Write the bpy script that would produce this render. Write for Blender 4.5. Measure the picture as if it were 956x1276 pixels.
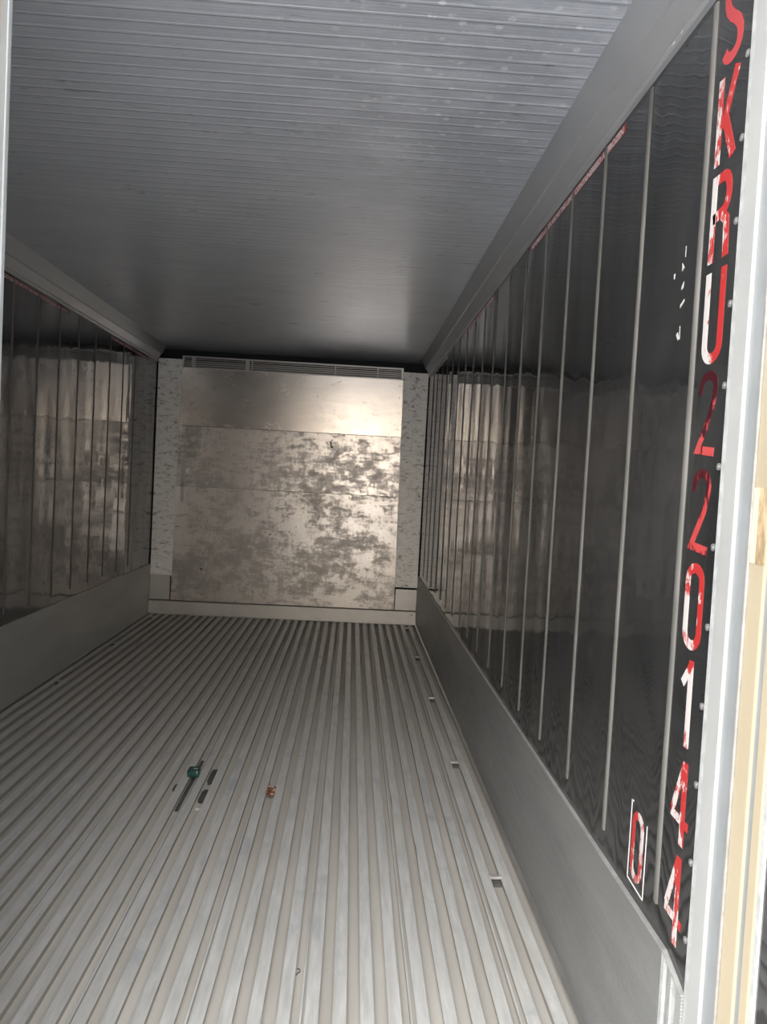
import bpy, bmesh, math, random
from mathutils import Vector, Matrix
C = bpy.context.scene
for o in list(bpy.data.objects): bpy.data.objects.remove(o)
col = C.collection
PI = math.pi

# ------------------------------------------------------------ camera
W = 1.145          # half width of the container
H = 2.254          # ceiling height
YN = -5.325        # where the wall linings end, at the doorway
cam_d = bpy.data.cameras.new('camera'); cam = bpy.data.objects.new('camera', cam_d); col.objects.link(cam)
yw, pt, rl = -0.0417, -0.0418, -0.0526
Rm = Matrix.Rotation(yw, 3, 'Z') @ Matrix.Rotation(pt, 3, 'X') @ Matrix.Rotation(rl, 3, 'Y')
X, Y, Z = Rm.col[0], Rm.col[1], Rm.col[2]
M = Matrix((( X.x, Z.x, -Y.x), (X.y, Z.y, -Y.y), (X.z, Z.z, -Y.z))).to_4x4()
M.translation = Vector((0.5397, -6.5657, 1.2305))
cam.matrix_world = M
cam_d.sensor_fit = 'VERTICAL'; cam_d.sensor_height = 36.0; cam_d.lens = 958.0 / 1276 * 36.0
cam_d.clip_start = 0.02
C.camera = cam

# ------------------------------------------------------------ world, added sky glow, exposure
C.view_settings.view_transform = 'Standard'; C.view_settings.look = 'None'
C.view_settings.exposure = -0.08; C.view_settings.gamma = 1.0
C.view_settings.use_curve_mapping = False
w = bpy.data.worlds.new('sky'); C.world = w; w.use_nodes = True
nt = w.node_tree; nt.nodes.clear()
wo = nt.nodes.new('ShaderNodeOutputWorld'); bg = nt.nodes.new('ShaderNodeBackground')
tc = nt.nodes.new('ShaderNodeTexCoord'); sx = nt.nodes.new('ShaderNodeSeparateXYZ')
cr = nt.nodes.new('ShaderNodeValToRGB')
nt.links.new(tc.outputs['Generated'], sx.inputs[0]); nt.links.new(sx.outputs['Z'], cr.inputs[0])
cr.color_ramp.elements[0].position = 0.0; cr.color_ramp.elements[0].color = (1.0, 0.83, 0.64, 1)
cr.color_ramp.elements[1].position = 0.75; cr.color_ramp.elements[1].color = (0.90, 0.93, 0.97, 1)
e = cr.color_ramp.elements.new(0.25); e.color = (1.0, 0.93, 0.83, 1)
# glow added to the unseen sky beyond the doorway to brighten floor and ceiling
dt = nt.nodes.new('ShaderNodeVectorMath'); dt.operation = 'DOT_PRODUCT'
nt.links.new(tc.outputs['Generated'], dt.inputs[0]); dt.inputs[1].default_value = Vector((-.10, -.74, .66)).normalized()
mr = nt.nodes.new('ShaderNodeMapRange'); mr.interpolation_type = 'SMOOTHSTEP'
nt.links.new(dt.outputs['Value'], mr.inputs[0])
for i_, v_ in zip((1, 2, 3, 4), (.45, 1.0, 3.3, 9.6)): mr.inputs[i_].default_value = v_
nt.links.new(cr.outputs[0], bg.inputs[0]); nt.links.new(mr.outputs[0], bg.inputs[1])
nt.links.new(bg.outputs[0], wo.inputs[0])

# ------------------------------------------------------------ materials
def sock(n, name, v):
    n.inputs[name].default_value = v
class Mat:
    def __init__(s, name, color=(.5, .5, .5), rough=.5, metal=0.0, ior=1.5, coat=0.0):
        s.m = bpy.data.materials.new(name); s.m.use_nodes = True
        s.t = s.m.node_tree; s.t.nodes.clear()
        s.out = s.t.nodes.new('ShaderNodeOutputMaterial'); s.p = s.t.nodes.new('ShaderNodeBsdfPrincipled')
        s.t.links.new(s.p.outputs[0], s.out.inputs[0])
        s.p.inputs['Base Color'].default_value = (*color, 1); s.p.inputs['Roughness'].default_value = rough
        s.p.inputs['Metallic'].default_value = metal; s.p.inputs['IOR'].default_value = ior
        s.p.inputs['Coat Weight'].default_value = coat; s.p.inputs['Coat Roughness'].default_value = .05
        s.tc = s.t.nodes.new('ShaderNodeTexCoord').outputs['Object']
    def link(s, a, b): s.t.links.new(a, b); return b
    def mapping(s, scale=(1, 1, 1), loc=(0, 0, 0), rot=(0, 0, 0), src=None):
        n = s.t.nodes.new('ShaderNodeMapping'); s.link(src or s.tc, n.inputs[0])
        n.inputs['Scale'].default_value = scale; n.inputs['Location'].default_value = loc; n.inputs['Rotation'].default_value = rot
        return n.outputs[0]
    def noise(s, scale=(1, 1, 1), detail=4, rough=.5, loc=(0, 0, 0), dist=0.0):
        n = s.t.nodes.new('ShaderNodeTexNoise'); s.link(s.mapping(scale, loc), n.inputs['Vector'])
        n.inputs['Scale'].default_value = 1.0; n.inputs['Detail'].default_value = detail
        n.inputs['Roughness'].default_value = rough; n.inputs['Distortion'].default_value = dist
        return n.outputs[0]
    def voronoi(s, scale=(1, 1, 1), loc=(0, 0, 0), feature='F1'):
        n = s.t.nodes.new('ShaderNodeTexVoronoi'); s.link(s.mapping(scale, loc), n.inputs['Vector'])
        n.inputs['Scale'].default_value = 1.0; n.feature = feature
        return n.outputs['Distance']
    def wave(s, axis, scale, dist=0.0, profile='SIN'):
        n = s.t.nodes.new('ShaderNodeTexWave'); s.link(s.tc, n.inputs['Vector'])
        n.bands_direction = axis; n.wave_profile = profile
        n.inputs['Scale'].default_value = scale; n.inputs['Distortion'].default_value = dist
        return n.outputs['Fac'] if 'Fac' in n.outputs else n.outputs[1]
    def sep(s):
        n = s.t.nodes.new('ShaderNodeSeparateXYZ'); s.link(s.tc, n.inputs[0]); return n.outputs
    def ramp(s, src, stops):
        n = s.t.nodes.new('ShaderNodeValToRGB'); s.link(src, n.inputs[0])
        els = n.color_ramp.elements
        while len(els) < len(stops): els.new(.5)
        for e_, (p, c) in zip(els, stops):
            e_.position = p; e_.color = (*(c if isinstance(c, tuple) else (c, c, c)), 1)
        return n.outputs[0]
    def mix(s, fac, a, b, mode='MIX'):
        n = s.t.nodes.new('ShaderNodeMix'); n.data_type = 'RGBA'; n.blend_type = mode; n.clamp_factor = True
        for i, v in ((0, fac), (6, a), (7, b)):
            if isinstance(v, (int, float)): n.inputs[i].default_value = v if i == 0 else (v, v, v, 1)
            elif isinstance(v, tuple): n.inputs[i].default_value = (*v, 1)
            else: s.link(v, n.inputs[i])
        return n.outputs[2]
    def math(s, op, a, b=0.0, c=0.0):
        n = s.t.nodes.new('ShaderNodeMath'); n.operation = op
        for i, v in ((0, a), (1, b), (2, c)):
            if isinstance(v, (int, float)): n.inputs[i].default_value = v
            else: s.link(v, n.inputs[i])
        return n.outputs[0]
    def mrange(s, v, a, b, c, d):
        n = s.t.nodes.new('ShaderNodeMapRange'); s.link(v, n.inputs[0])
        for i, q in zip((1, 2, 3, 4), (a, b, c, d)): n.inputs[i].default_value = q
        return n.outputs[0]
    def bump(s, h, dist, strength=1.0, prev=None):
        n = s.t.nodes.new('ShaderNodeBump'); n.inputs['Strength'].default_value = strength
        n.inputs['Distance'].default_value = dist; s.link(h, n.inputs['Height'])
        if prev is not None: s.link(prev, n.inputs['Normal'])
        return n.outputs[0]
    def set(s, name, src): s.link(src, s.p.inputs[name]); return s

MT = {}
# T-bar tops: scuffed bare aluminium
m = Mat('scuffed_aluminium', rough=.42, metal=.3)
n1 = m.noise((3, 1.4, 3), 5, .6); n2 = m.noise((60, 7, 60), 4, .6); n3 = m.noise((5, 3, 5), 6, .65, (7, 3, 0), .6)
c = m.ramp(n2, [(.3, (.54, .53, .505)), (.7, (.71, .70, .675))])
c = m.mix(m.ramp(n3, [(.56, 0.0), (.66, .5)]), c, (.40, .435, .47))
c = m.mix(m.ramp(n1, [(.45, 0.0), (.7, .35)]), c, (.62, .59, .53))
m.set('Base Color', c).set('Roughness', m.mrange(n2, .3, .7, .40, .60)).set('Normal', m.bump(n2, .0006, .35))
MT['floor_top'] = m.m
# slot floors: beige dust over aluminium
m = Mat('dusty_channel', rough=.75, metal=.1)
n1 = m.noise((8, 1.2, 8), 5, .6); n2 = m.noise((90, 30, 90), 4, .7)
c = m.ramp(n1, [(.3, (.43, .40, .355)), (.7, (.55, .52, .47))])
c = m.mix(m.ramp(n2, [(.62, 0.0), (.75, .35)]), c, (.25, .24, .22))
m.set('Base Color', c); MT['floor_slot'] = m.m
MT['side'] = Mat('channel_side', (.36, .34, .31), .65, .15).m
MT['web'] = Mat('aluminium_web', (.40, .38, .35), .6, .2).m
# ceiling
m = Mat('ceiling_sheet', rough=.34, metal=.25, coat=.6); m.p.inputs['Coat Roughness'].default_value = .22; m.p.inputs['Coat IOR'].default_value = 1.7
ys = m.sep()
fine = m.wave('Y', 28.0, 0.6)
big = m.ramp(m.wave('Y', 6.28, 0.25), [(0.0, 0.0), (.86, 0.0), (.96, 1.0), (1.0, 1.0)])
nn = m.noise((3, 8, 3), 6, .6); ns = m.noise((5, 40, 5), 4, .6, (3, 1, 0))
c = m.ramp(nn, [(.3, (.70, .73, .79)), (.7, (.80, .83, .89))])
m_dk = m.math('MULTIPLY', m.math('MULTIPLY', m.mrange(ys['Y'], -3.2, -4.2, 0, .5), m.mrange(ys['X'], 0.0, .6, 0, 1)), m.ramp(m.noise((4, 9, 1), 6, .7, (6, 6, 1)), [(.35, 0.0), (.55, 1.0)]))
c = m.mix(m_dk, c, (.42, .44, .49))
# dried drip marks, thickest over the doorway side
sp = m.voronoi((22, 22, 1)); spots = m.ramp(sp, [(.0, 1.0), (.17, .9), (.26, 0.0)])
area = m.math('MULTIPLY', m.mrange(ys['Y'], -3.6, -4.5, 0, 1), m.mrange(ys['X'], 0.15, .7, 0, 1))
spots = m.math('MULTIPLY', spots, m.math('MULTIPLY', area, m.ramp(m.noise((30, 30, 1), 2, .5, (9, 2, 0)), [(.38, 0.0), (.50, 1.0)])))
c = m.mix(spots, c, (.92, .93, .95))
chalk = m.math('MULTIPLY', m.ramp(m.noise((14, 34, 3), 8, .75, (2, 9, 1)), [(.5, 0.0), (.62, .7)]), m.mrange(ys['Y'], -1.8, -3.6, 0, 1))
c = m.mix(m.math('MULTIPLY', chalk, m.ramp(m.noise((1.6, 1.6, 1), 3, .5), [(.42, 0.0), (.6, 1.0)])), c, (.80, .81, .84))
m.set('Base Color', c)
r = m.math('ADD', m.mrange(ns, .3, .7, .26, .40), m.math('MULTIPLY', chalk, .2))
m.set('Roughness', r)
b = m.bump(fine, .00025, .7); b = m.bump(big, .0016, 1.0, b); b = m.bump(nn, .004, .2, b)
m.set('Normal', b); m.set('Coat Normal', b); MT['ceiling'] = m.m
# gloss black side lining
def lining(name, seed, ior=1.68, k=1.0):
    m = Mat(name, (.02, .02, .021), .08, 0.0, ior)
    wv = m.noise((1.0, 4.0, 1.1), 1, .4, (seed, 0, 0)); wv2 = m.noise((3, 10, 6.5), 1, .4, (0, seed, 3)); wv3 = m.noise((9, 26, 22), 1, .5, (1, 2, seed))
    smear = m.noise((2.2, 2.2, 1.8), 7, .68, (seed, 5, 1), 1.0)
    scr = m.voronoi((60, 60, 45), (seed, 1, 1)); speck = m.ramp(scr, [(.0, 1.0), (.045, 0.0)])
    c = m.ramp(smear, [(.35, (.018 * k, .0185 * k, .0195 * k)), (.62, (.038 * k, .0385 * k, .039 * k)), (.8, (.08 * k, .078 * k, .074 * k))])
    c = m.mix(m.math('MULTIPLY', speck, .5), c, (.4, .4, .4))
    m.set('Base Color', c).set('Roughness', m.mrange(smear, .40, .80, .035, .13))
    b = m.bump(wv, .0105, 1.0); b = m.bump(wv2, .0019, 1.0, b); b = m.bump(wv3, .00010, 1.0, b)
    m.set('Normal', b); return m.m
MT['wall_r'] = lining('gloss_black_lining', 0.0); MT['wall_l'] = lining('gloss_dark_lining_hazed', 11.0, 2.1, 2.0)  # left lining: paler base and stronger reflection stand in for lens haze
# battens
m = Mat('batten_grey', rough=.5, metal=.2)
m.set('Base Color', m.ramp(m.noise((20, 20, 6), 4), [(.3, (.13, .128, .12)), (.7, (.21, .205, .195))])); MT['batten'] = m.m
# kick plates, fine lengthwise grooves
m = Mat('grooved_aluminium_hazed', rough=.4, metal=.5)
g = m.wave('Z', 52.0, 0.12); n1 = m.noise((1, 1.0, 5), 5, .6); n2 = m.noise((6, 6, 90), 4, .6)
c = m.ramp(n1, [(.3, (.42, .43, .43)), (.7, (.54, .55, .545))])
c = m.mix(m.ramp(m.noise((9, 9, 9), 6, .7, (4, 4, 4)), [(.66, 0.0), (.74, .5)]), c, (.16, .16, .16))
m.set('Base Color', c).set('Roughness', m.mrange(n2, .3, .7, .34, .52)).set('Normal', m.bump(g, .0009, .7)); MT['kick_l_hazed'] = m.m  # left plate's lighter copy: lens haze put into its colour
m2 = m.m.copy(); m2.name = 'grooved_aluminium_darker'
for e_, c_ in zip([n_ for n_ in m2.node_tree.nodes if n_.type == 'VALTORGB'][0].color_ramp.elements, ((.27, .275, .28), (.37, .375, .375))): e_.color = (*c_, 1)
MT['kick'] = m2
# plain aluminium
def plain(name, a, b, rough, metal, sc=4, bumpd=.001):
    m = Mat(name, rough=rough, metal=metal); n = m.noise((sc, sc, sc), 6, .62)
    m.set('Base Color', m.ramp(n, [(.3, a), (.7, b)])).set('Roughness', m.mrange(n, .3, .7, rough - .06, rough + .1)).set('Normal', m.bump(n, bumpd, .4))
    return m.m
MT['alu'] = plain('dull_aluminium', (.42, .41, .40), (.55, .54, .52), .42, .8)
MT['coving'] = plain('coving_aluminium', (.48, .49, .50), (.58, .585, .59), .36, .45, 2)
MT['edge'] = plain('worn_bright_edge', (.42, .42, .41), (.62, .61, .59), .4, .5, 30)
MT['clip_shade'] = Mat('clip_shade_grey', (.10, .092, .085), .8).m
MT['dark'] = Mat('dark_recess', (.022, .024, .03), .8).m
MT['slit'] = Mat('dark_slit', (.015, .015, .015), .8).m
# bulkhead sheets: brushed metal worn in blotches and sideways smears
def sheet(name, seed, wear, r0=.25, r1=.36, metal=.85, k=1.0):
    m = Mat(name, rough=.28, metal=metal)
    a = m.noise((6.5, 6.5, 9.5), 9, .74, (seed, 0, seed), .4)
    b = m.noise((7, 7, 42), 7, .75, (seed, 3, 0), .2)
    d = m.noise((46, 46, 12), 6, .75, (0, 3, seed), .2)
    f = m.noise((1.4, 1.4, 1.4), 2, .5, (seed, 8, 2))
    v = m.math('ADD', m.math('MULTIPLY', a, .50), m.math('ADD', m.math('MULTIPLY', b, .30), m.math('ADD', m.math('MULTIPLY', d, .20), m.math('MULTIPLY', f, .35))))
    mask = m.ramp(v, [(.655, 0.0), (.70, wear * .7), (.76, wear)])
    c = m.ramp(b, [(.3, (.52 * k, .487 * k, .46 * k)), (.7, (.62 * k, .588 * k, .555 * k))])
    c = m.mix(mask, c, (.27, .25, .235))
    c = m.mix(m.ramp(m.noise((50, 50, 70), 3, .7, (seed, 1, 1)), [(.74, 0.0), (.77, .8)]), c, (.10, .09, .085))
    m.set('Base Color', c)
    rr = m.math('ADD', m.mrange(a, .3, .7, r0, r1), m.math('MULTIPLY', mask, .16)); m.set('Roughness', rr)
    m.set('Normal', m.bump(m.noise((3.2, 3.2, 4.5), 1, .4, (seed, 2, 2)), .003, .4)); return m.m
MT['sheet_top'] = sheet('bulkhead_sheet_upper', 3.0, .07, .22, .28, 1.0, .86); MT['sheet_mid'] = sheet('bulkhead_sheet_middle', 9.0, .85, .25, .36, .75); MT['sheet_low'] = sheet('bulkhead_sheet_lower', 15.0, .85, .26, .38, .7)
# side rails of the bulkhead: spotted bare metal
m = Mat('spotted_rail', rough=.5, metal=.1)
a = m.noise((14, 14, 26), 8, .75, (0, 0, 0), .2); b = m.noise((16, 16, 50), 5, .65, (5, 0, 0))
c = m.ramp(a, [(.50, (.96, .94, .91)), (.57, (.85, .83, .80)), (.63, (.34, .325, .32))])
c = m.mix(m.ramp(b, [(.56, 0.0), (.68, .75)]), c, (.25, .24, .23))
m.set('Base Color', c).set('Roughness', m.mrange(a, .3, .7, .42, .65)); MT['rail'] = m.m
# doorway
MT['jamb'] = plain('light_jamb', (.43, .44, .44), (.50, .51, .505), .5, .25, 3, .0004)
MT['jamb_grey'] = plain('grey_jamb', (.29, .31, .32), (.37, .39, .40), .5, .2, 5, .0004)
m = Mat('cream_gasket', rough=.55)
n = m.noise((3, 3, 3), 5); k = m.noise((30, 30, 9), 5, .7)
c = m.ramp(n, [(.3, (.39, .33, .23)), (.7, (.46, .40, .285))]); c = m.mix(m.ramp(k, [(.66, 0.0), (.74, .4)]), c, (.35, .28, .18))
m.set('Base Color', c); MT['cream'] = m.m
m = Mat('brown_tape', rough=.5); m.set('Base Color', m.ramp(m.noise((60, 60, 16), 5, .7), [(.4, (.62, .48, .30)), (.62, (.30, .22, .13))])); MT['tape'] = m.m
MT['caulk'] = plain('grey_sealant', (.36, .38, .385), (.56, .58, .58), .6, .1, 40, .004)
# lettering, red film worn through to white backing
def worn(name, thr, under=(.60, .57, .56), red=(.44, .032, .032), seed=0.0, ky=0.0, kz=0.0, zc=0.0):
    m = Mat(name, rough=.35)
    a = m.noise((14, 26, 14), 7, .72, (seed, seed, seed), .3); s2 = m.noise((160, 160, 30), 4, .7, (seed, 0, 0))
    v = m.math('ADD', m.math('MULTIPLY', a, .72), m.math('MULTIPLY', s2, .28))
    q_ = m.sep()
    if ky: v = m.math('ADD', v, m.math('MULTIPLY', m.math('ADD', q_['Y'], 5.25), ky))
    if kz: v = m.math('ADD', v, m.math('MULTIPLY', m.math('ABSOLUTE', m.math('SUBTRACT', q_['Z'], zc)), kz))
    m.set('Base Color', m.ramp(v, [(thr - .008, red), (thr + .008, under)])); return m.m
MT['L_S'] = worn('red_film', .74, (.75, .5, .5), (.50, .06, .065), 1.0); MT['L_K'] = worn('red_film_scratched', .545, seed=2.0, ky=1.2)
MT['L_R'] = worn('red_film_half_worn', .51, seed=4.0, ky=1.6); MT['L_U'] = worn('red_film_one_stem_worn', .49, seed=7.0, ky=3.2)
MT['L_2'] = worn('red_film_scraped_black', .585, (.05, .008, .012), (.50, .07, .07), 5.0, kz=1.3, zc=1.29)
MT['L_2b'] = worn('red_film_scraped_darker', .57, (.06, .008, .012), (.50, .06, .06), 3.0, kz=1.1, zc=1.165)
MT['L_0'] = worn('red_film_patchy', .52, seed=8.0, ky=2.4); MT['L_1'] = worn('red_film_ends_only', .38, seed=9.0, kz=-2.6, zc=.855)
MT['L_1'] = worn('red_film_ends_only', .30, seed=9.0, kz=-3.2, zc=.855); MT['L_4'] = worn('red_film_scuffed', .52, seed=12.0, ky=.8); MT['L_4b'] = worn('red_film_scuffed_more', .49, seed=16.0, ky=2.0)
MT['L_C'] = worn('red_film_check_digit', .42, seed=6.0, ky=-.6)
MT['white_line'] = Mat('white_border', (.72, .68, .67), .45).m
MT['warn'] = Mat('faded_red_strip', (.30, .035, .04), .4).m; MT['warn_txt'] = Mat('faded_white_print', (.70, .60, .60), .45).m
MT['screw'] = Mat('screw_head', (.5, .5, .5), .4, .7).m; MT['rivet'] = Mat('dark_rivet', (.10, .09, .085), .5, .4).m
MT['mark'] = Mat('white_scrape', (.6, .6, .58), .6).m
MT['ink'] = Mat('black_mark', (.03, .03, .03), .7).m
MT['label'] = plain('pale_label', (.42, .43, .43), (.52, .53, .53), .6, 0.0, 20)
# small things
g_ = Mat('green_plastic', (.010, .055, .045), .22, 0.0, 1.5); g_.p.inputs['Coat Weight'].default_value = .6; MT['green'] = g_.m
MT['green_dark'] = Mat('green_plastic_inner', (.010, .055, .046), .3).m
m = Mat('dark_grey_tape', rough=.7); m.set('Base Color', m.ramp(m.noise((40, 12, 40), 5, .6), [(.3, (.055, .05, .047)), (.7, (.10, .095, .088))])); MT['tape_dark'] = m.m
m = Mat('copper_foil', rough=.3, metal=.5); m.set('Base Color', m.ramp(m.noise((50, 50, 50), 3), [(.47, (.24, .09, .05)), (.58, (.95, .66, .48))])); MT['foil'] = m.m
MT['paper_and_glint'] = Mat('white_scrap_and_glint', (.8, .77, .68), .6).m
MT['wire'] = Mat('black_wire', (.02, .02, .022), .4).m
m = Mat('pale_concrete', rough=.9); m.set('Base Color', m.ramp(m.noise((1.5, 1.5, 1.5), 6), [(.3, (.62, .63, .66)), (.7, (.74, .75, .78))])); MT['ground'] = m.m
MT['shell'] = Mat('white_container_paint', (.6, .6, .58), .5).m

# ------------------------------------------------------------ mesh helpers
def finish(name, bm, mats, parent=None, smooth=False, bevel=0.0):
    bm.normal_update()
    me = bpy.data.meshes.new(name); bm.to_mesh(me); bm.free()
    for mm in (mats if isinstance(mats, (list, tuple)) else [mats]): me.materials.append(mm)
    if smooth:
        for p_ in me.polygons: p_.use_smooth = True
    o = bpy.data.objects.new(name, me); col.objects.link(o)
    if parent: o.parent = parent
    if bevel:
        b_ = o.modifiers.new('bevel', 'BEVEL'); b_.width = bevel; b_.segments = 2; b_.limit_method = 'ANGLE'
    return o
def box(bm, x0, x1, y0, y1, z0, z1, mi=0):
    v = [bm.verts.new(p_) for p_ in ((x0, y0, z0), (x1, y0, z0), (x1, y1, z0), (x0, y1, z0), (x0, y0, z1), (x1, y0, z1), (x1, y1, z1), (x0, y1, z1))]
    for f_ in ((3, 2, 1, 0), (4, 5, 6, 7), (0, 1, 5, 4), (1, 2, 6, 5), (2, 3, 7, 6), (3, 0, 4, 7)):
        fc = bm.faces.new([v[i] for i in f_]); fc.material_index = mi
def boxes(name, lst, mat, parent=None, bevel=0.0):
    bm = bmesh.new()
    for b_ in lst: box(bm, *b_)
    return finish(name, bm, mat, parent, bevel=bevel)
def prism(bm, pts, axis, a0, a1, mi=0):
    """closed outline PTS (2-D) extruded along AXIS from a0 to a1"""
    def P(p_, a):
        return {'x': (a, p_[0], p_[1]), 'y': (p_[0], a, p_[1]), 'z': (p_[0], p_[1], a)}[axis]
    A = [bm.verts.new(P(p_, a0)) for p_ in pts]; B = [bm.verts.new(P(p_, a1)) for p_ in pts]
    n = len(pts)
    fs = [bm.faces.new(A), bm.faces.new(list(reversed(B)))]
    for i in range(n): fs.append(bm.faces.new((A[i], B[i], B[(i + 1) % n], A[(i + 1) % n])))
    for f_ in fs: f_.material_index = mi
    bmesh.ops.recalc_face_normals(bm, faces=fs)
def struct(o, label=None):
    o['kind'] = 'structure'
    if label: o['label'] = label
    return o
def tag(o, label, cat, group=None):
    o['label'] = label; o['category'] = cat
    if group: o['group'] = group
    return o
def empty(name, loc=(0, 0, 0)):
    o = bpy.data.objects.new(name, None); o.location = loc; o.empty_display_size = .1; col.objects.link(o); return o

# ------------------------------------------------------------ ground outside
bm = bmesh.new(); box(bm, -30, 30, -40, 20, -.45, -.30)
struct(finish('ground', bm, MT['ground']), 'pale concrete yard outside the open container')

# ------------------------------------------------------------ floor: T-bars with channels between
P_ = .0640; SW = .0162; X0 = 1.115          # pitch, half slot width, centre of the outermost slot
slots = [X0 - P_ * k for k in range(36)]    # falling x
rng = random.Random(4)
DEP = .021; YA, YB = .14, -5.44
NY = 44
ysec = [YA + (YB - YA) * i / NY for i in range(NY + 1)]
bm = bmesh.new()
def strip(x0f, x1f, z0, z1, mi):
    va = [bm.verts.new((x0f(i), ysec[i], z0)) for i in range(NY + 1)]
    vb = [bm.verts.new((x1f(i), ysec[i], z1)) for i in range(NY + 1)]
    for i in range(NY):
        f_ = bm.faces.new((va[i], vb[i], vb[i + 1], va[i + 1])); f_.material_index = mi
edges = []
for s_ in slots:                              # slightly wavy flange edges with a few dents
    L_, R_ = [], []
    pl = rng.uniform(0, 6); 
    for i in range(NY + 1):
        L_.append(s_ - SW + .0008 * math.sin(i * .5 + pl) + rng.uniform(-.0005, .0005) + (rng.choice((-1, 1)) * .0035 if rng.random() < .012 else 0))
        R_.append(s_ + SW + .0008 * math.sin(i * .45 + pl * 2) + rng.uniform(-.0005, .0005) + (rng.choice((-1, 1)) * .0035 if rng.random() < .012 else 0))
    edges.append((L_, R_))
const = lambda v: (lambda i: v)
FT = .0035
def top(lf, rf):
    strip(lf, rf, 0.0, 0.0, 0)
    strip(lf, lf, -FT, 0.0, 2); strip(rf, rf, 0.0, -FT, 2)
top(lambda i: edges[0][1][i], const(W))
for k in range(35):
    top(lambda i, k=k: edges[k + 1][1][i], lambda i, k=k: edges[k][0][i])
    mid = (slots[k] + slots[k + 1]) / 2
    hb = P_ / 2 - SW - .0030
    strip(const(mid - hb), const(mid - hb), -DEP, -FT, 3); strip(const(mid + hb), const(mid + hb), -FT, -DEP, 3)
top(const(-W), lambda i: edges[35][0][i])
strip(const(-W - .02), const(W + .02), -DEP, -DEP, 1)
for k in range(2, 36, 4):                      # raised joint rib between two floor sections
    s_ = slots[k]
    strip(const(s_ + .004), const(s_ + .0045), -DEP, -.009, 1); strip(const(s_ + .0045), const(s_ + .0095), -.009, -.009, 0); strip(const(s_ + .0095), const(s_ + .0100), -.009, -.015, 1); strip(const(s_ + .0100), const(s_ + .0198), -.015, -.015, 1)
box(bm, -W - .02, W + .02, YB, YA, -.16, -DEP - .004, 2)
floor = struct(finish('floor', bm, [MT['floor_top'], MT['floor_slot'], MT['web'], MT['side']]), 'ribbed aluminium floor of lengthwise bars and dusty channels')
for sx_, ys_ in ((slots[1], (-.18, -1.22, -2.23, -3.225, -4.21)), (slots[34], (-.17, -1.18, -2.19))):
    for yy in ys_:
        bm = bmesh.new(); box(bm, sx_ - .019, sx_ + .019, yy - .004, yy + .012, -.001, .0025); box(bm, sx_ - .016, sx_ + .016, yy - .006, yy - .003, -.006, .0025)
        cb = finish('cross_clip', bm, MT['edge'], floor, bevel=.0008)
        boxes('clip_shade_box', [(sx_ - .0155, sx_ + .0155, yy - .024, yy - .003, -DEP + .0002, -.010)], MT['clip_shade'], cb); cb['label'] = 'small bright clip across a floor channel'  # dark box standing for the shade in front of the clip

# ------------------------------------------------------------ side walls with battens
def side_wall(name, s, mat, y0):
    bm = bmesh.new(); xs = sorted((s * W, s * (W + .08)))
    box(bm, xs[0], xs[1], y0, .24, -.16, H + .1)
    wl = struct(finish(name, bm, mat))
    return wl
wr = side_wall('wall_right', 1, MT['wall_r'], YN); wr['label'] = 'gloss black side lining with grey battens and red lettering'
wl = side_wall('wall_left', -1, MT['wall_l'], YN); wl['label'] = 'gloss black side lining opposite the lettering'
def batten(s, y, parent):
    bm = bmesh.new(); z0, z1, hw, t = .466, 2.112, .0098, .0042
    rr = [(-hw, 0), (-hw * .7, t * .75), (0, t), (hw * .7, t * .75), (hw, 0)]
    zs = [z0, z0 + .004] + [z0 + .004 + (z1 - z0 - .008) * i / 12 for i in range(1, 12)] + [z1 - .004, z1]
    rows = []
    for j, z in enumerate(zs):
        f_ = .35 if j in (0, len(zs) - 1) else 1.0
        ox = math.sin(j * 1.7 + y * 9) * .0009
        rows.append([bm.verts.new((s * (W + .0003 - d * f_), y + a * f_ + ox, z)) for a, d in rr])
    for a, b in zip(rows, rows[1:]):
        for i in range(4): bm.faces.new((a[i], a[i + 1], b[i + 1], b[i]))
    bm.faces.new(rows[0]); bm.faces.new(rows[-1]); bmesh.ops.recalc_face_normals(bm, faces=bm.faces[:])
    finish('batten', bm, MT['batten'], parent, True)
for k in range(17): batten(1, -5.181 + .2985 * k, wr)
for k in range(16): batten(-1, -.647 - .2985 * k, wl)

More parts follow.
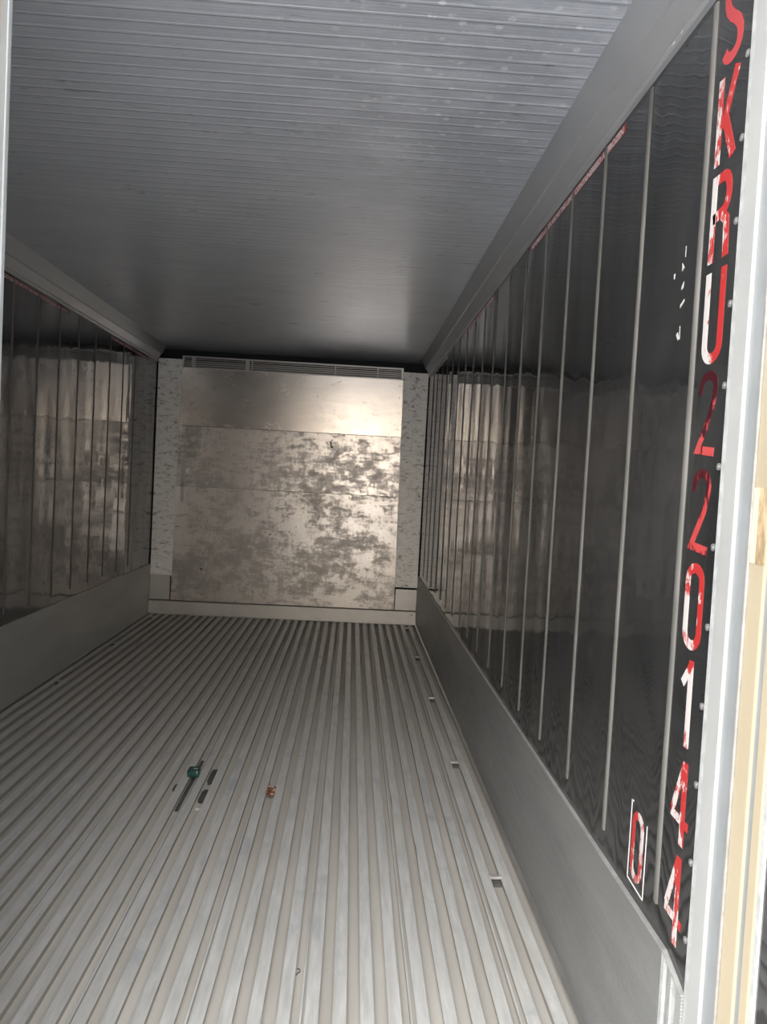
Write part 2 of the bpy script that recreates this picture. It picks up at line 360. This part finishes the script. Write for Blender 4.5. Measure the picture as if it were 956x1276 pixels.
# ------------------------------------------------------------ kick plates
def kick(name, s):
    t = .007; zt = .414
    out = [(.20, -.02), (.20, zt), (-5.240, zt), (-5.240, -.02)]
    bm = bmesh.new()
    a, b = sorted((s * (W - t), s * (W + .001)))
    prism(bm, out, 'x', a, b)
    k_ = struct(finish(name, bm, MT['kick' if s > 0 else 'kick_l_hazed'], bevel=.001))
    # bright worn lip along the top edge
    bm = bmesh.new(); a, b = sorted((s * (W - t - .0015), s * W))
    prism(bm, [(.0, zt - .002), (.0, zt + .002), (-5.242, zt + .002), (-5.322, .386), (-5.320, .382), (-5.240, zt - .002)], 'x', a, b)
    l = finish('worn_lip', bm, MT['edge'], k_)
    bm = bmesh.new(); a, b = sorted((s * (W - .018), s * (W - .001)))      # small cove at the floor
    prism(bm, [(a, -.002), (b, -.002), (b, .010), (a, .0025)] if s > 0 else [(a, -.002), (b, -.002), (b, .0025), (a, .010)], 'y', .0, -5.30)
    finish('floor_bead', bm, MT['alu'], k_)
    for y0_, y1_, x_, mm_ in ((-5.240, -5.252, W - .008, MT['caulk']), (-5.252, -5.272, W - .002, MT['kick']), (-5.272, -5.281, W - .007, MT['kick_l_hazed']), (-5.281, -5.300, W - .004, MT['caulk']), (-5.300, -5.322, W - .006, MT['kick_l_hazed'])):
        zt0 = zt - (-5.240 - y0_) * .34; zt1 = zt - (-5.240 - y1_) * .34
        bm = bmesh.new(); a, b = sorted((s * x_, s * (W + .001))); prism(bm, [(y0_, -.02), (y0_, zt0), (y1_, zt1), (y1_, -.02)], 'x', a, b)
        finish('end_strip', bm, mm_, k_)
    return k_
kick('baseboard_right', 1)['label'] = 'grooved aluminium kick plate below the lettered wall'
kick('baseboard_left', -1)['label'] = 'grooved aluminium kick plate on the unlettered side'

# ------------------------------------------------------------ ceiling, coving
bm = bmesh.new(); box(bm, -W - .08, W + .08, -5.45, .24, H, H + .1)
struct(finish('ceiling', bm, MT['ceiling']), 'grey sheet ceiling with fine crosswise ribs and dried drip marks')
def coving(name, s):
    prof = [(W, 2.118), (W - .010, 2.120), (W - .014, 2.128), (W - .009, 2.138), (W - .034, 2.180), (W - .042, 2.183), (W - .046, 2.192), (W - .071, H - .008), (W - .075, H - .002), (W - .070, H + .001), (W, H + .001)]
    bm = bmesh.new(); prism(bm, [(s * x, z) for x, z in prof], 'y', -.03, -5.44)
    o = struct(finish(name, bm, MT['coving'])); return o
coving('trim_1', 1)['label'] = 'sloping aluminium coving above the lettered wall'
coving('trim_2', -1)['label'] = 'sloping aluminium coving above the unlettered wall'
# bright scrapes on the coving and lining
def flake(name, pts, mat, parent, label=None):
    bm = bmesh.new(); vs = [bm.verts.new(p_) for p_ in pts]; f_ = bm.faces.new(vs)
    n_ = f_.normal if f_.normal.length else Vector((1, 0, 0)); f_.normal_update()
    r_ = bmesh.ops.extrude_face_region(bm, geom=[f_]); 
    for v in r_['geom']:
        if isinstance(v, bmesh.types.BMVert): v.co += f_.normal * .0006
    bmesh.ops.recalc_face_normals(bm, faces=bm.faces[:])
    o = finish(name, bm, mat, parent)
    if label: o['label'] = label
    return o

# ------------------------------------------------------------ bulkhead at the far end
bk = struct(boxes('wall_back', [(-W - .08, W + .08, .16, .24, -.16, H + .1)], MT['dark']), 'dented bare metal bulkhead closing the far end')
def qsheet(name, x0b, x1b, x0t, x1t, z0, z1, y, t, mat, parent, bevel=.0015):
    bm = bmesh.new(); prism(bm, [(x0b, z0), (x1b, z0), (x1t, z1), (x0t, z1)], 'y', y, y + t)
    return finish(name, bm, mat, parent, bevel=bevel)
def LX(z): return -.957 + (z - .12) * .0120
def RX(z): return .947 - (z - .12) * .0120
def part_sheet(name, z0, z1, y, mat): return qsheet(name, LX(z0), RX(z0), LX(z1), RX(z1), z0, z1, y, .006, mat, bk)
lo = part_sheet('lower_sheet', .118, 1.092, -.012, MT['sheet_low']); lo['label'] = 'lowest and most scraped bulkhead sheet'
part_sheet('middle_sheet', 1.088, 1.602, -.014, MT['sheet_mid'])
up = part_sheet('upper_sheet', 1.598, 2.086, -.018, MT['sheet_top']); up['label'] = 'smoothest sheet, under the air grille'
boxes('sheet_seam', [(-.938, .925, -.0195, -.017, 1.5965, 1.6005)], MT['rivet'], bk)
boxes('sheet_seam', [(-.942, .93, -.0152, -.012, 1.0885, 1.0915)], MT['rivet'], bk)
boxes('bulkhead_core', [(-.935, .92, -.006, .14, .118, 2.082)], MT['alu'], bk)
# grille
gr = boxes('air_grille', [(-.935, -.922, -.02, .10, 2.08, 2.180), (.908, .921, -.02, .10, 2.08, 2.180), (-.935, .921, -.021, -.012, 2.168, 2.181), (-.935, .921, -.02, -.012, 2.080, 2.090)], MT['alu'], bk)
for z in (2.104, 2.121, 2.138, 2.154): boxes('grille_bar', [(-.925, .91, -.016, -.011, z, z + .005)], MT['alu'], gr)
for x in (-.86, -.41, -.36, .34, .70): boxes('grille_post', [(x, x + (.03 if x in (-.86, -.41) else .008), -.010, -.004, 2.088, 2.17)], MT['alu'], gr)
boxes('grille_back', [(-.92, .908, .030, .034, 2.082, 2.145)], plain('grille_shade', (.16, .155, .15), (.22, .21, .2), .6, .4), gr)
# side rails
for s in (-1, 1):
    x0 = (.93, .915)[s > 0]; x1 = 1.137
    xs = sorted((s * x0, s * x1))
    rl_ = boxes('side_rail', [(xs[0], xs[1], -.004, .03, .315, 2.152)], MT['rail'], bk, .002)
    if s > 0: boxes('corner_block', [(.952, 1.137, -.006, .03, .118, .300)], MT['alu'], bk, .002)
    else: boxes('corner_block', [(-1.137, -.968, -.006, .03, .118, .330)], MT['alu'], bk, .002)
    # strip painted dark for the shaded crack between the rail and the side lining
    xs = sorted((s * (x1 + .001), s * (W - .0005))); boxes('corner_gap_shade', [(xs[0], xs[1], .004, .02, .0, 2.12)], MT['slit'], bk)
    xm = (-.98, .985)[s > 0]
    boxes('rivet_plate', [(xm + s * .05, xm + s * .05 + s * .045, -.009, -.005, .122, .142)][:1] if s > 0 else [(xm - .095, xm - .05, -.009, -.005, .122, .142)], MT['screw'], bk)
    tri = [(0, 0), (.022, 0), (.011, .020)]
    bx_ = (-1.035, 1.005)[s > 0]; bz = (1.86, 1.86)[s > 0]
    bm = bmesh.new()
    for a, b in ((0, 1), (1, 2), (2, 0)):
        pa = Vector((bx_ + tri[a][0], bz + tri[a][1])); pb = Vector((bx_ + tri[b][0], bz + tri[b][1])); d = (pb - pa).normalized(); n_ = Vector((-d.y, d.x)) * .0018
        prism(bm, [tuple(pa + n_), tuple(pb + n_), tuple(pb - n_), tuple(pa - n_)], 'y', -.0055, -.0035)
    finish('triangle_mark', bm, MT['ink'], rl_)
boxes('slit', [(.9475, .9515, -.009, -.004, .125, .30), (.9475, .9515, .0, .004, .125, .30)], MT['slit'], bk)
boxes('slit', [(-.967, -.958, -.009, -.004, .125, .325)], MT['slit'], bk)
# sill
sl = boxes('sill_plate', [(-1.137, 1.137, -.030, .03, .0, .112), (-1.137, 1.137, -.045, -.028, -.001, .006)], MT['alu'], bk, .002)
boxes('dark_corner', [(1.1375, 1.143, -.03, .0, .01, .112), (-1.143, -1.1375, -.03, .0, .01, .112)], MT['slit'], bk)
def disc(bm, c_, r_, axis, d0, n=10):
    pts = [(c_[0] + r_ * math.cos(2 * PI * i / n), c_[1] + r_ * math.sin(2 * PI * i / n)) for i in range(n)]
    prism(bm, pts, axis, d0[0], d0[1])
def rivet(x, z, y, r_=.0045):
    bm = bmesh.new(); disc(bm, (x, z), r_, 'y', (y - .0025, y + .001)); finish('rivet', bm, MT['rivet'], bk)
for x in (-.70, -.46, -.23, -.01, .22, .45, .68, .85): rivet(x, 1.588, -.0145)
for x in (-.66, -.22, .0, .30, .60): rivet(x, 1.075, -.0125, .0035)
for z in (1.66, 1.80, 1.93, 2.03): rivet(.895, z, -.018)
for z in (.30, .62, .95, 1.22, 1.45): rivet(RX(z) - .02, z, -.013, .0035)
for z in (.45, .75, 1.05, 1.35, 1.7, 2.0): rivet(LX(z) + .02, z, -.0185 if z > 1.6 else -.0145, .0035)
rivet(1.10, .085, -.03, .006); rivet(-.13, .10, -.03, .004); rivet(-1.10, .10, -.03, .004)
boxes('gouge', [(-.722, -.700, -.0125, -.0115, .393, .402), (-.712, -.702, -.0125, -.0115, .378, .395)], MT['ink'], lo)
boxes('gouge', [(-.94, -.90, -.0125, -.0115, .742, .747)], MT['ink'], lo)
boxes('scrape', [(.330, .342, -.0165, -.0138, 1.49, 1.535), (.336, .356, -.0165, -.0138, 1.475, 1.492), (.342, .350, -.0165, -.0138, 1.535, 1.55)], Mat('teal_scrape', (.05, .12, .11), .5).m, bk)
# pale ladder label near the rail
bm = bmesh.new()
for i in range(4): box(bm, -.912 + .001 * i, -.882 + .001 * i, -.0152 if 1.088 < .955 + i * .088 else -.0132, -.0110, .955 + i * .088, 1.037 + i * .088)
tg = finish('height_label', bm, MT['label'], bk); tg['label'] = 'pale narrow segmented label'

# ------------------------------------------------------------ red lettering on the right wall
def stroke_mesh(bm, pts, wd, x_out, closed=False):
    """pts in (y,z) on the lining; flat ribbon of width wd"""
    P = [Vector(p_) for p_ in pts]; n = len(P); L_, R_ = [], []
    for i in range(n):
        a = P[i - 1] if (i > 0 or closed) else P[i]; b = P[(i + 1) % n] if (i < n - 1 or closed) else P[i]
        d1 = (P[i] - a).normalized() if (P[i] - a).length > 1e-9 else (b - P[i]).normalized()
        d2 = (b - P[i]).normalized() if (b - P[i]).length > 1e-9 else d1
        t = (d1 + d2)
        t = t.normalized() if t.length > 1e-6 else d1
        nn_ = Vector((-t.y, t.x)); k_ = 1 / max(.5, nn_.dot(Vector((-d1.y, d1.x))))
        ww = wd[i] if isinstance(wd, (list, tuple)) else wd
        L_.append(P[i] + nn_ * ww / 2 * k_); R_.append(P[i] - nn_ * ww / 2 * k_)
    vi = [[bm.verts.new((x_, q_.x, q_.y)) for q_ in s_] for s_ in (L_, R_) for x_ in (x_out, W + .0002)]
    m_ = n if closed else n - 1
    for i in range(m_):
        j = (i + 1) % n
        bm.faces.new((vi[0][i], vi[0][j], vi[2][j], vi[2][i]))
        bm.faces.new((vi[0][i], vi[1][i], vi[1][j], vi[0][j])); bm.faces.new((vi[2][i], vi[2][j], vi[3][j], vi[3][i]))
    if not closed:
        bm.faces.new((vi[0][0], vi[2][0], vi[3][0], vi[1][0])); bm.faces.new((vi[0][-1], vi[1][-1], vi[3][-1], vi[2][-1]))
def arc(cx, cz, rx, rz, a0, a1, n=8):
    return [(cx + rx * math.cos(math.radians(a0 + (a1 - a0) * i / n)), cz + rz * math.sin(math.radians(a0 + (a1 - a0) * i / n))) for i in range(n + 1)]
# unit glyphs: u 0..1 to the reader's right, v 0..1 up; (points, closed, width)
G = {
 'S': [(arc(.5, .80, .36, .15, 20, 180, 8) + [(.16, .72), (.24, .63), (.42, .53), (.60, .46), (.76, .38), (.85, .29)] + arc(.5, .20, .36, .15, 0, -165, 8), False, .019)],
 'K': [([(.12, 0), (.12, 1)], False, .018), ([(.86, 1), (.30, .40)], False, .019), ([(.40, .52), (.88, 0)], False, .020)],
 'R': [([(.13, 0), (.13, .94), (.55, .94)] + arc(.58, .74, .28, .20, 80, -80, 7) + [(.13, .50)], False, .0185), ([(.55, .52), (.80, .42), (.86, .0)], False, .019)],
 'U': [([(.12, 1)] + arc(.5, .16, .37, .15, 180, 360, 10) + [(.87, 1)], False, .0185)],
 '2': [([(.10, .74)] + arc(.5, .80, .37, .15, 180, 0, 9) + [(.85, .70), (.70, .50), (.35, .24), (.14, .09), (.98, .05)], False, .0150)],
 '0': [(arc(.5, .80, .36, .15, 180, 0, 8) + arc(.5, .20, .36, .15, 0, -180, 8), True, .0175)],
 '1': [([(.62, 0), (.62, 1)], False, .0175), ([(.22, .70), (.60, .93)], False, .016)],
 '4': [([(.70, 0), (.70, .98)], False, .0175), ([(.66, .96), (.14, .34)], False, .015), ([(.08, .30), (1.0, .27)], False, .015)],
}
def glyph(ch, yL, yR, z0, z1, mat, label, name, wscale=1.0):
    bm = bmesh.new()
    for i, (pts, cl, wd) in enumerate(G[ch]):
        q_ = [(yL + (yR - yL) * u, z0 + (z1 - z0) * v) for u, v in pts]
        stroke_mesh(bm, q_, wd * wscale, W - .0007 - .00012 * i, cl)
    bmesh.ops.recalc_face_normals(bm, faces=bm.faces[:])
    o = finish(name, bm, mat, wr); o['label'] = label
yl, yr = -5.215, -5.289
for ch, z0, z1, mk, lab in (('S', 1.972, 2.12, 'L_S', 'red letter S'), ('K', 1.805, 1.954, 'L_K', 'scratched red letter K'), ('R', 1.637, 1.787, 'L_R', 'red and white letter R'),
        ('U', 1.467, 1.62, 'L_U', 'letter U worn white on one stem'), ('2', 1.299, 1.448, 'L_2', 'upper red digit 2 scraped with black'), ('2', 1.130, 1.278, 'L_2b', 'lower red digit 2 scraped with black'),
        ('0', .962, 1.113, 'L_0', 'red and white digit 0'), ('1', .790, .944, 'L_1', 'digit 1 with white stem'), ('4', .617, .768, 'L_4', 'upper digit 4'), ('4', .440, .600, 'L_4b', 'lower digit 4')):
    glyph(ch, yl, yr, z0, z1, MT[mk], lab, 'painted_letter' if ch in 'SKRU' else 'painted_digit')
glyph('0', -5.047, -5.108, .452, .592, MT['L_C'], 'boxed check digit 0', 'painted_digit', .85)
bm = bmesh.new()
for pts in ([(-5.038, .604), (-5.037, .445)], [(-5.036, .443), (-5.120, .438)], [(-5.120, .438), (-5.121, .585)], [(-5.046, .604), (-5.038, .602)]):
    stroke_mesh(bm, pts, .0035, W - .0006)
o = finish('digit_border', bm, MT['white_line'], wr)
# warning strips with faded print
def warning(s, ya, yb, text):
    bm = bmesh.new(); a, b = sorted((s * (W - .0006), s * (W + .0002))); box(bm, a, b, min(ya, yb), max(ya, yb), 2.087, 2.108)
    st = finish('warning_strip', bm, MT['warn'], wr if s > 0 else wl)
    cu = bpy.data.curves.new('print', 'FONT'); cu.body = text; cu.size = .024; cu.extrude = .0002; cu.offset = .0006
    ob = bpy.data.objects.new('print', cu); col.objects.link(ob)
    dg = bpy.context.evaluated_depsgraph_get(); dg.update()
    me = bpy.data.meshes.new_from_object(ob.evaluated_get(dg)); bpy.data.objects.remove(ob); bpy.data.curves.remove(cu)
    ws = max(v.co.x for v in me.vertices); L_ = abs(ya - yb) - .03
    for v in me.vertices:
        u, q_, d = v.co
        v.co = Vector((s * (W - .0008) - s * d, (min(ya, yb) + .015 + u / ws * L_) if s < 0 else (max(ya, yb) - .015 - u / ws * L_), 2.089 + q_))
    me.materials.clear(); me.materials.append(MT['warn_txt'])
    o = bpy.data.objects.new('warning_print', me); col.objects.link(o); o.parent = st
TXT = 'NO CARGO LOADS ABOVE THIS LINE   CONTAINERISED AS FROZEN'
for y0 in (-3.744, -2.03, -.32): warning(1, y0, y0 - .98, TXT)
for y0 in (-.30, -2.02): warning(-1, y0, y0 - .95, TXT)
# screws down the lining's edge
for k in range(13):
    z = .476 + k * .1342 
    bm = bmesh.new(); disc(bm, (-5.3115, z), .0062, 'x', (W - .0022, W + .001), 12)
    disc(bm, (-5.3115, z), .0028, 'x', (W - .0030, W - .002), 8)
    finish('screw', bm, MT['screw'], wr)
# white scrape marks beside the letter U
def scr(pts): return [(W - .0002, y, z) for y, z in pts]
for pts in ([(-5.107, 1.672), (-5.118, 1.660), (-5.108, 1.656)], [(-5.112, 1.628), (-5.120, 1.634), (-5.117, 1.622), (-5.110, 1.620)], [(-5.110, 1.592), (-5.126, 1.600), (-5.126, 1.595), (-5.110, 1.586)],
            [(-5.100, 1.537), (-5.106, 1.541), (-5.113, 1.528), (-5.109, 1.525)], [(-5.114, 1.552), (-5.115, 1.55), (-5.1165, 1.526), (-5.114, 1.527)], [(-5.118, 1.700), (-5.1195, 1.700), (-5.1195, 1.680), (-5.118, 1.680)],
            [(-5.070, 1.66), (-5.076, 1.66), (-5.075, 1.65), (-5.071, 1.65)]):
    flake('white_scrape', scr(pts), MT['mark'], wr)
for y, z, a in ((-3.62, 2.1135, .011), (-3.74, 2.117, .006), (-3.42, 2.115, .012), (-3.34, 2.114, .009), (-5.02, 2.116, .010), (-5.06, 2.1165, .006)):
    flake('chipped_spot', [(W - .0146, y, z + .004), (W - .0146, y - a, z + .006), (W - .0146, y - a, z + .011), (W - .0146, y, z + .013)], MT['mark'], bpy.data.objects['trim_1'])

# ------------------------------------------------------------ doorway: jambs
def jamb(name, s, xo=0.0):
    j = empty(name); j['kind'] = 'structure'
    def seg(n_, y0, y1, x, mat, th=.06, bev=.001):
        a, b = sorted((s * x, s * (x + th))); return boxes(n_, [(a, b, y1, y0, -.30, H + .02)], mat, j, bev)
    seg('sealant_bead', -5.322, -5.342, W - .004, MT['caulk'], .05, .004)
    seg('frame_face', -5.342, -5.383, W - .006, MT['jamb'], .05)
    seg('frame_face', -5.383, -5.424, W + .000, MT['jamb_grey'], .05)
    return j
jamb('trim_3', 1)['label'] = 'light metal door jamb beside the lettering'
jamb('trim_4', -1)['label'] = 'light metal door jamb behind the shut door leaf'
struct(boxes('trim_5', [(-W - .08, W + .08, -5.45, -5.33, H + .001, H + .12)], MT['jamb'], None, .002), 'door header above the opening')
struct(boxes('trim_6', [(-W - .08, W + .08, -5.56, -5.44, -.20, -.02)], MT['alu'], None, .002), 'door sill at the floor end')

# open right-hand door leaf, swung square to the wall line
dr = empty('door_1'); dr['kind'] = 'structure'; dr['label'] = 'open door leaf with cream gaskets'
ZB, ZT = -.28, H + .12
boxes('door_core', [(W + .012, W + .075, -6.62, -5.427, ZB, ZT)], MT['shell'], dr, .003)
boxes('gasket_edge', [(W - .004, W + .012, -5.430, -5.4265, ZB, ZT)], MT['edge'], dr)
def gasket(name, y0, y1, mat, x, z0=ZB, z1=ZT):
    bm = bmesh.new(); n = 6; pr = []
    for i in range(n + 1):
        a = PI * i / n; pr.append((x + .010 - .010 * math.sin(a), (y0 + y1) / 2 + (y1 - y0) / 2 * math.cos(a)))
    pr += [(x + .022, y0), (x + .022, y1)]
    prism(bm, pr, 'z', z0, z1)
    return finish(name, bm, mat, dr, False)
boxes('outer_gasket', [(W - .001, W + .02, -5.474, -5.4305, ZB, ZT)], MT['cream'], dr, .003)
boxes('gasket_channel', [(W + .003, W + .02, -5.489, -5.474, ZB, ZT)], MT['jamb_grey'], dr)
boxes('inner_gasket', [(W - .001, W + .02, -5.514, -5.489, ZB, ZT)], MT['cream'], dr, .003)
boxes('lining_rim', [(W + .001, W + .02, -5.526, -5.514, ZB, ZT)], MT['caulk'], dr, .002)
boxes('door_lining', [(W + .004, W + .02, -6.58, -5.526, ZB, ZT)], MT['wall_l'], dr)
tp = boxes('tape_patch', [(W - .0018, W - .0008, -5.4730, -5.448, 1.135, 1.248)], MT['tape'], dr); tp['label'] = 'brown peeling tape patch'
tp = boxes('tape_patch', [(W - .0018, W - .0008, -5.445, -5.4315, 1.135, 1.248)], Mat('pale_tape', (.66, .58, .44), .5).m, dr)

# shut left-hand door leaf; only its free edge reaches the picture
dl = empty('door_2'); dl['kind'] = 'structure'; dl['label'] = 'shut door leaf seen at its free edge'
boxes('door_core', [(-W - .05, .020, -5.530, -5.462, ZB, ZT)], MT['shell'], dl, .003)
boxes('door_lining', [(-W - .00, .024, -5.462, -5.448, ZB, ZT)], MT['wall_l'], dl, .003)
boxes('edge_strip', [(.018, .034, -5.458, -5.446, ZB, ZT)], MT['jamb_grey'], dl, .002)
boxes('edge_strip', [(.018, .032, -5.482, -5.458, ZB, ZT)], MT['jamb'], dl, .002)
boxes('edge_gasket', [(.016, .036, -5.526, -5.482, ZB, ZT)], MT['cream'], dl, .004)

# ------------------------------------------------------------ small things on the floor
ZF = -DEP
# green cap
t = empty('plastic_cap', (-.040, -3.488, .0)); tag(t, 'dark green rounded square plastic cap lying over a floor channel', 'cap')
def rsq(hw, r_, n=6):
    pts = []
    for cx, cy, a0 in ((hw - r_, hw - r_, 0), (-hw + r_, hw - r_, 90), (-hw + r_, -hw + r_, 180), (hw - r_, -hw + r_, 270)):
        pts += [(cx + r_ * math.cos(math.radians(a0 + 90 * i / n)), cy + r_ * math.sin(math.radians(a0 + 90 * i / n))) for i in range(n + 1)]
    return pts
bm = bmesh.new(); rings = []
for hw, z in ((.021, .0005), (.0235, .003), (.0245, .014), (.0240, .026), (.0215, .0295), (.0195, .0295), (.0185, .0270)):
    rings.append([bm.verts.new((x, y, z)) for x, y in rsq(hw, hw * .42)])
for a, b in zip(rings, rings[1:]):
    n = len(a)
    for i in range(n): bm.faces.new((a[i], a[(i + 1) % n], b[(i + 1) % n], b[i]))
bm.faces.new(list(reversed(rings[0]))); bm.faces.new(rings[-1]); bmesh.ops.recalc_face_normals(bm, faces=bm.faces[:])
finish('cap_body', bm, MT['green'], t, True)
bm = bmesh.new(); prism(bm, [(x, y) for x, y in rsq(.0165, .007)], 'z', .0268, .0283); finish('cap_disc', bm, MT['green_dark'], t)
bm = bmesh.new(); prism(bm, [(-.004, -.001), (.012, .001), (.013, .005), (.002, .005)], 'z', .0283, .0288); finish('painted_glint', bm, MT['paper_and_glint'], t)  # highlight on the cap's top, painted as a pale piece
# torn dark tape lying in the channels
def scrap(name, k, y0, y1, label, seed, ragged=.35, w0=-.0135, w1=.0135):
    r_ = random.Random(seed); n = 14; bm = bmesh.new(); A, B = [], []
    for i in range(n + 1):
        f_ = i / n; y = y0 + (y1 - y0) * f_
        e_ = ragged * max(0, 1 - min(f_, 1 - f_) * 6)
        l_ = w0 + (w1 - w0) * e_ * r_.random() * .9; h_ = w1 - (w1 - w0) * e_ * r_.random() * .5
        z = ZF + .0022 + .0008 * r_.random()
        A.append((slots[k] + l_, y, z)); B.append((slots[k] + h_, y, z))
    tops = [[bm.verts.new(p_) for p_ in A], [bm.verts.new(p_) for p_ in B]]
    bots = [[bm.verts.new((p_[0], p_[1], ZF + .0002)) for p_ in A], [bm.verts.new((p_[0], p_[1], ZF + .0002)) for p_ in B]]
    for i in range(n):
        bm.faces.new((tops[0][i], tops[1][i], tops[1][i + 1], tops[0][i + 1])); bm.faces.new((bots[0][i], bots[0][i + 1], bots[1][i + 1], bots[1][i]))
        bm.faces.new((tops[0][i], tops[0][i + 1], bots[0][i + 1], bots[0][i])); bm.faces.new((tops[1][i], bots[1][i], bots[1][i + 1], tops[1][i + 1]))
    bm.faces.new((tops[0][0], bots[0][0], bots[1][0], tops[1][0])); bm.faces.new((tops[0][n], tops[1][n], bots[1][n], bots[0][n]))
    bmesh.ops.recalc_face_normals(bm, faces=bm.faces[:])
    o = finish(name, bm, MT['tape_dark'], None); tag(o, label, 'tape scrap'); return o
scrap('tape_strip', 18, -3.275, -3.775, 'long dark grey tape strip in the channel under the green cap', 1, .25, -.0155, .0038)
scrap('tape_scrap', 17, -3.365, -3.525, 'ragged dark tape scrap in the next channel, farther of the two from the doorway', 2, .9)
scrap('tape_scrap', 17, -3.575, -3.700, 'ragged dark tape scrap in the next channel, nearer the doorway, just before the white chip', 3, .8)
scrap('tape_scrap', 19, -3.530, -3.600, 'smallest dark tape scrap, in the channel on the far side of the green cap', 5, .9, -.002, .0135)
# crumpled copper foil
bm = bmesh.new(); r_ = random.Random(8); gn = 7; vs = []
for i in range(gn):
    for j in range(gn):
        u, v = i / (gn - 1) - .5, j / (gn - 1) - .5
        vs.append(bm.verts.new((u * .033 + r_.uniform(-.002, .002), v * .085 + r_.uniform(-.004, .004), .006 + abs(r_.gauss(0, .008)) + .016 * abs(u) * 2)))
for i in range(gn - 1):
    for j in range(gn - 1): bm.faces.new((vs[i * gn + j], vs[(i + 1) * gn + j], vs[(i + 1) * gn + j + 1], vs[i * gn + j + 1]))
o = finish('foil_wrapper', bm, MT['foil']); o.location = (slots[13], -3.605, ZF)
sd = o.modifiers.new('thick', 'SOLIDIFY'); sd.thickness = .0006
tag(o, 'crumpled copper coloured foil wrapper in a floor channel', 'wrapper')
# white chip
bm = bmesh.new(); prism(bm, [(-.009, 0), (-.004, .006), (.004, .004), (.011, .008), (.008, -.004), (-.002, -.006)], 'z', ZF + .0002, ZF + .004)
o = finish('paper_chip', bm, MT['paper_and_glint'], bevel=.0006); o.location = (slots[17] + .0, -3.752, 0); tag(o, 'tiny white chip beside the torn dark tape', 'scrap')
# bent wire
def tube(bm, pts, r_, n=6):
    rows = []
    for i, p_ in enumerate(pts):
        d = (Vector(pts[min(i + 1, len(pts) - 1)]) - Vector(pts[max(i - 1, 0)])).normalized()
        a = d.cross(Vector((0, 0, 1))).normalized(); b = d.cross(a)
        rows.append([bm.verts.new(Vector(p_) + (a * math.cos(2 * PI * k / n) + b * math.sin(2 * PI * k / n)) * r_) for k in range(n)])
    for a, b in zip(rows, rows[1:]):
        for k in range(n): bm.faces.new((a[k], a[(k + 1) % n], b[(k + 1) % n], b[k]))
    bm.faces.new(rows[0]); bm.faces.new(list(reversed(rows[-1]))); bmesh.ops.recalc_face_normals(bm, faces=bm.faces[:])
bm = bmesh.new(); tube(bm, [(-.005, .011, .0), (-.001, .013, .0), (.003, .009, .0), (.0035, .002, .0), (.000, -.003, .0), (-.004, -.006, .0), (-.0055, -.013, .0)], .0011)
o = finish('bent_wire', bm, MT['wire'], None, True); o.location = (.466, -4.672, ZF + .0014); tag(o, 'tiny black bent wire in a floor channel near the doorway', 'wire')
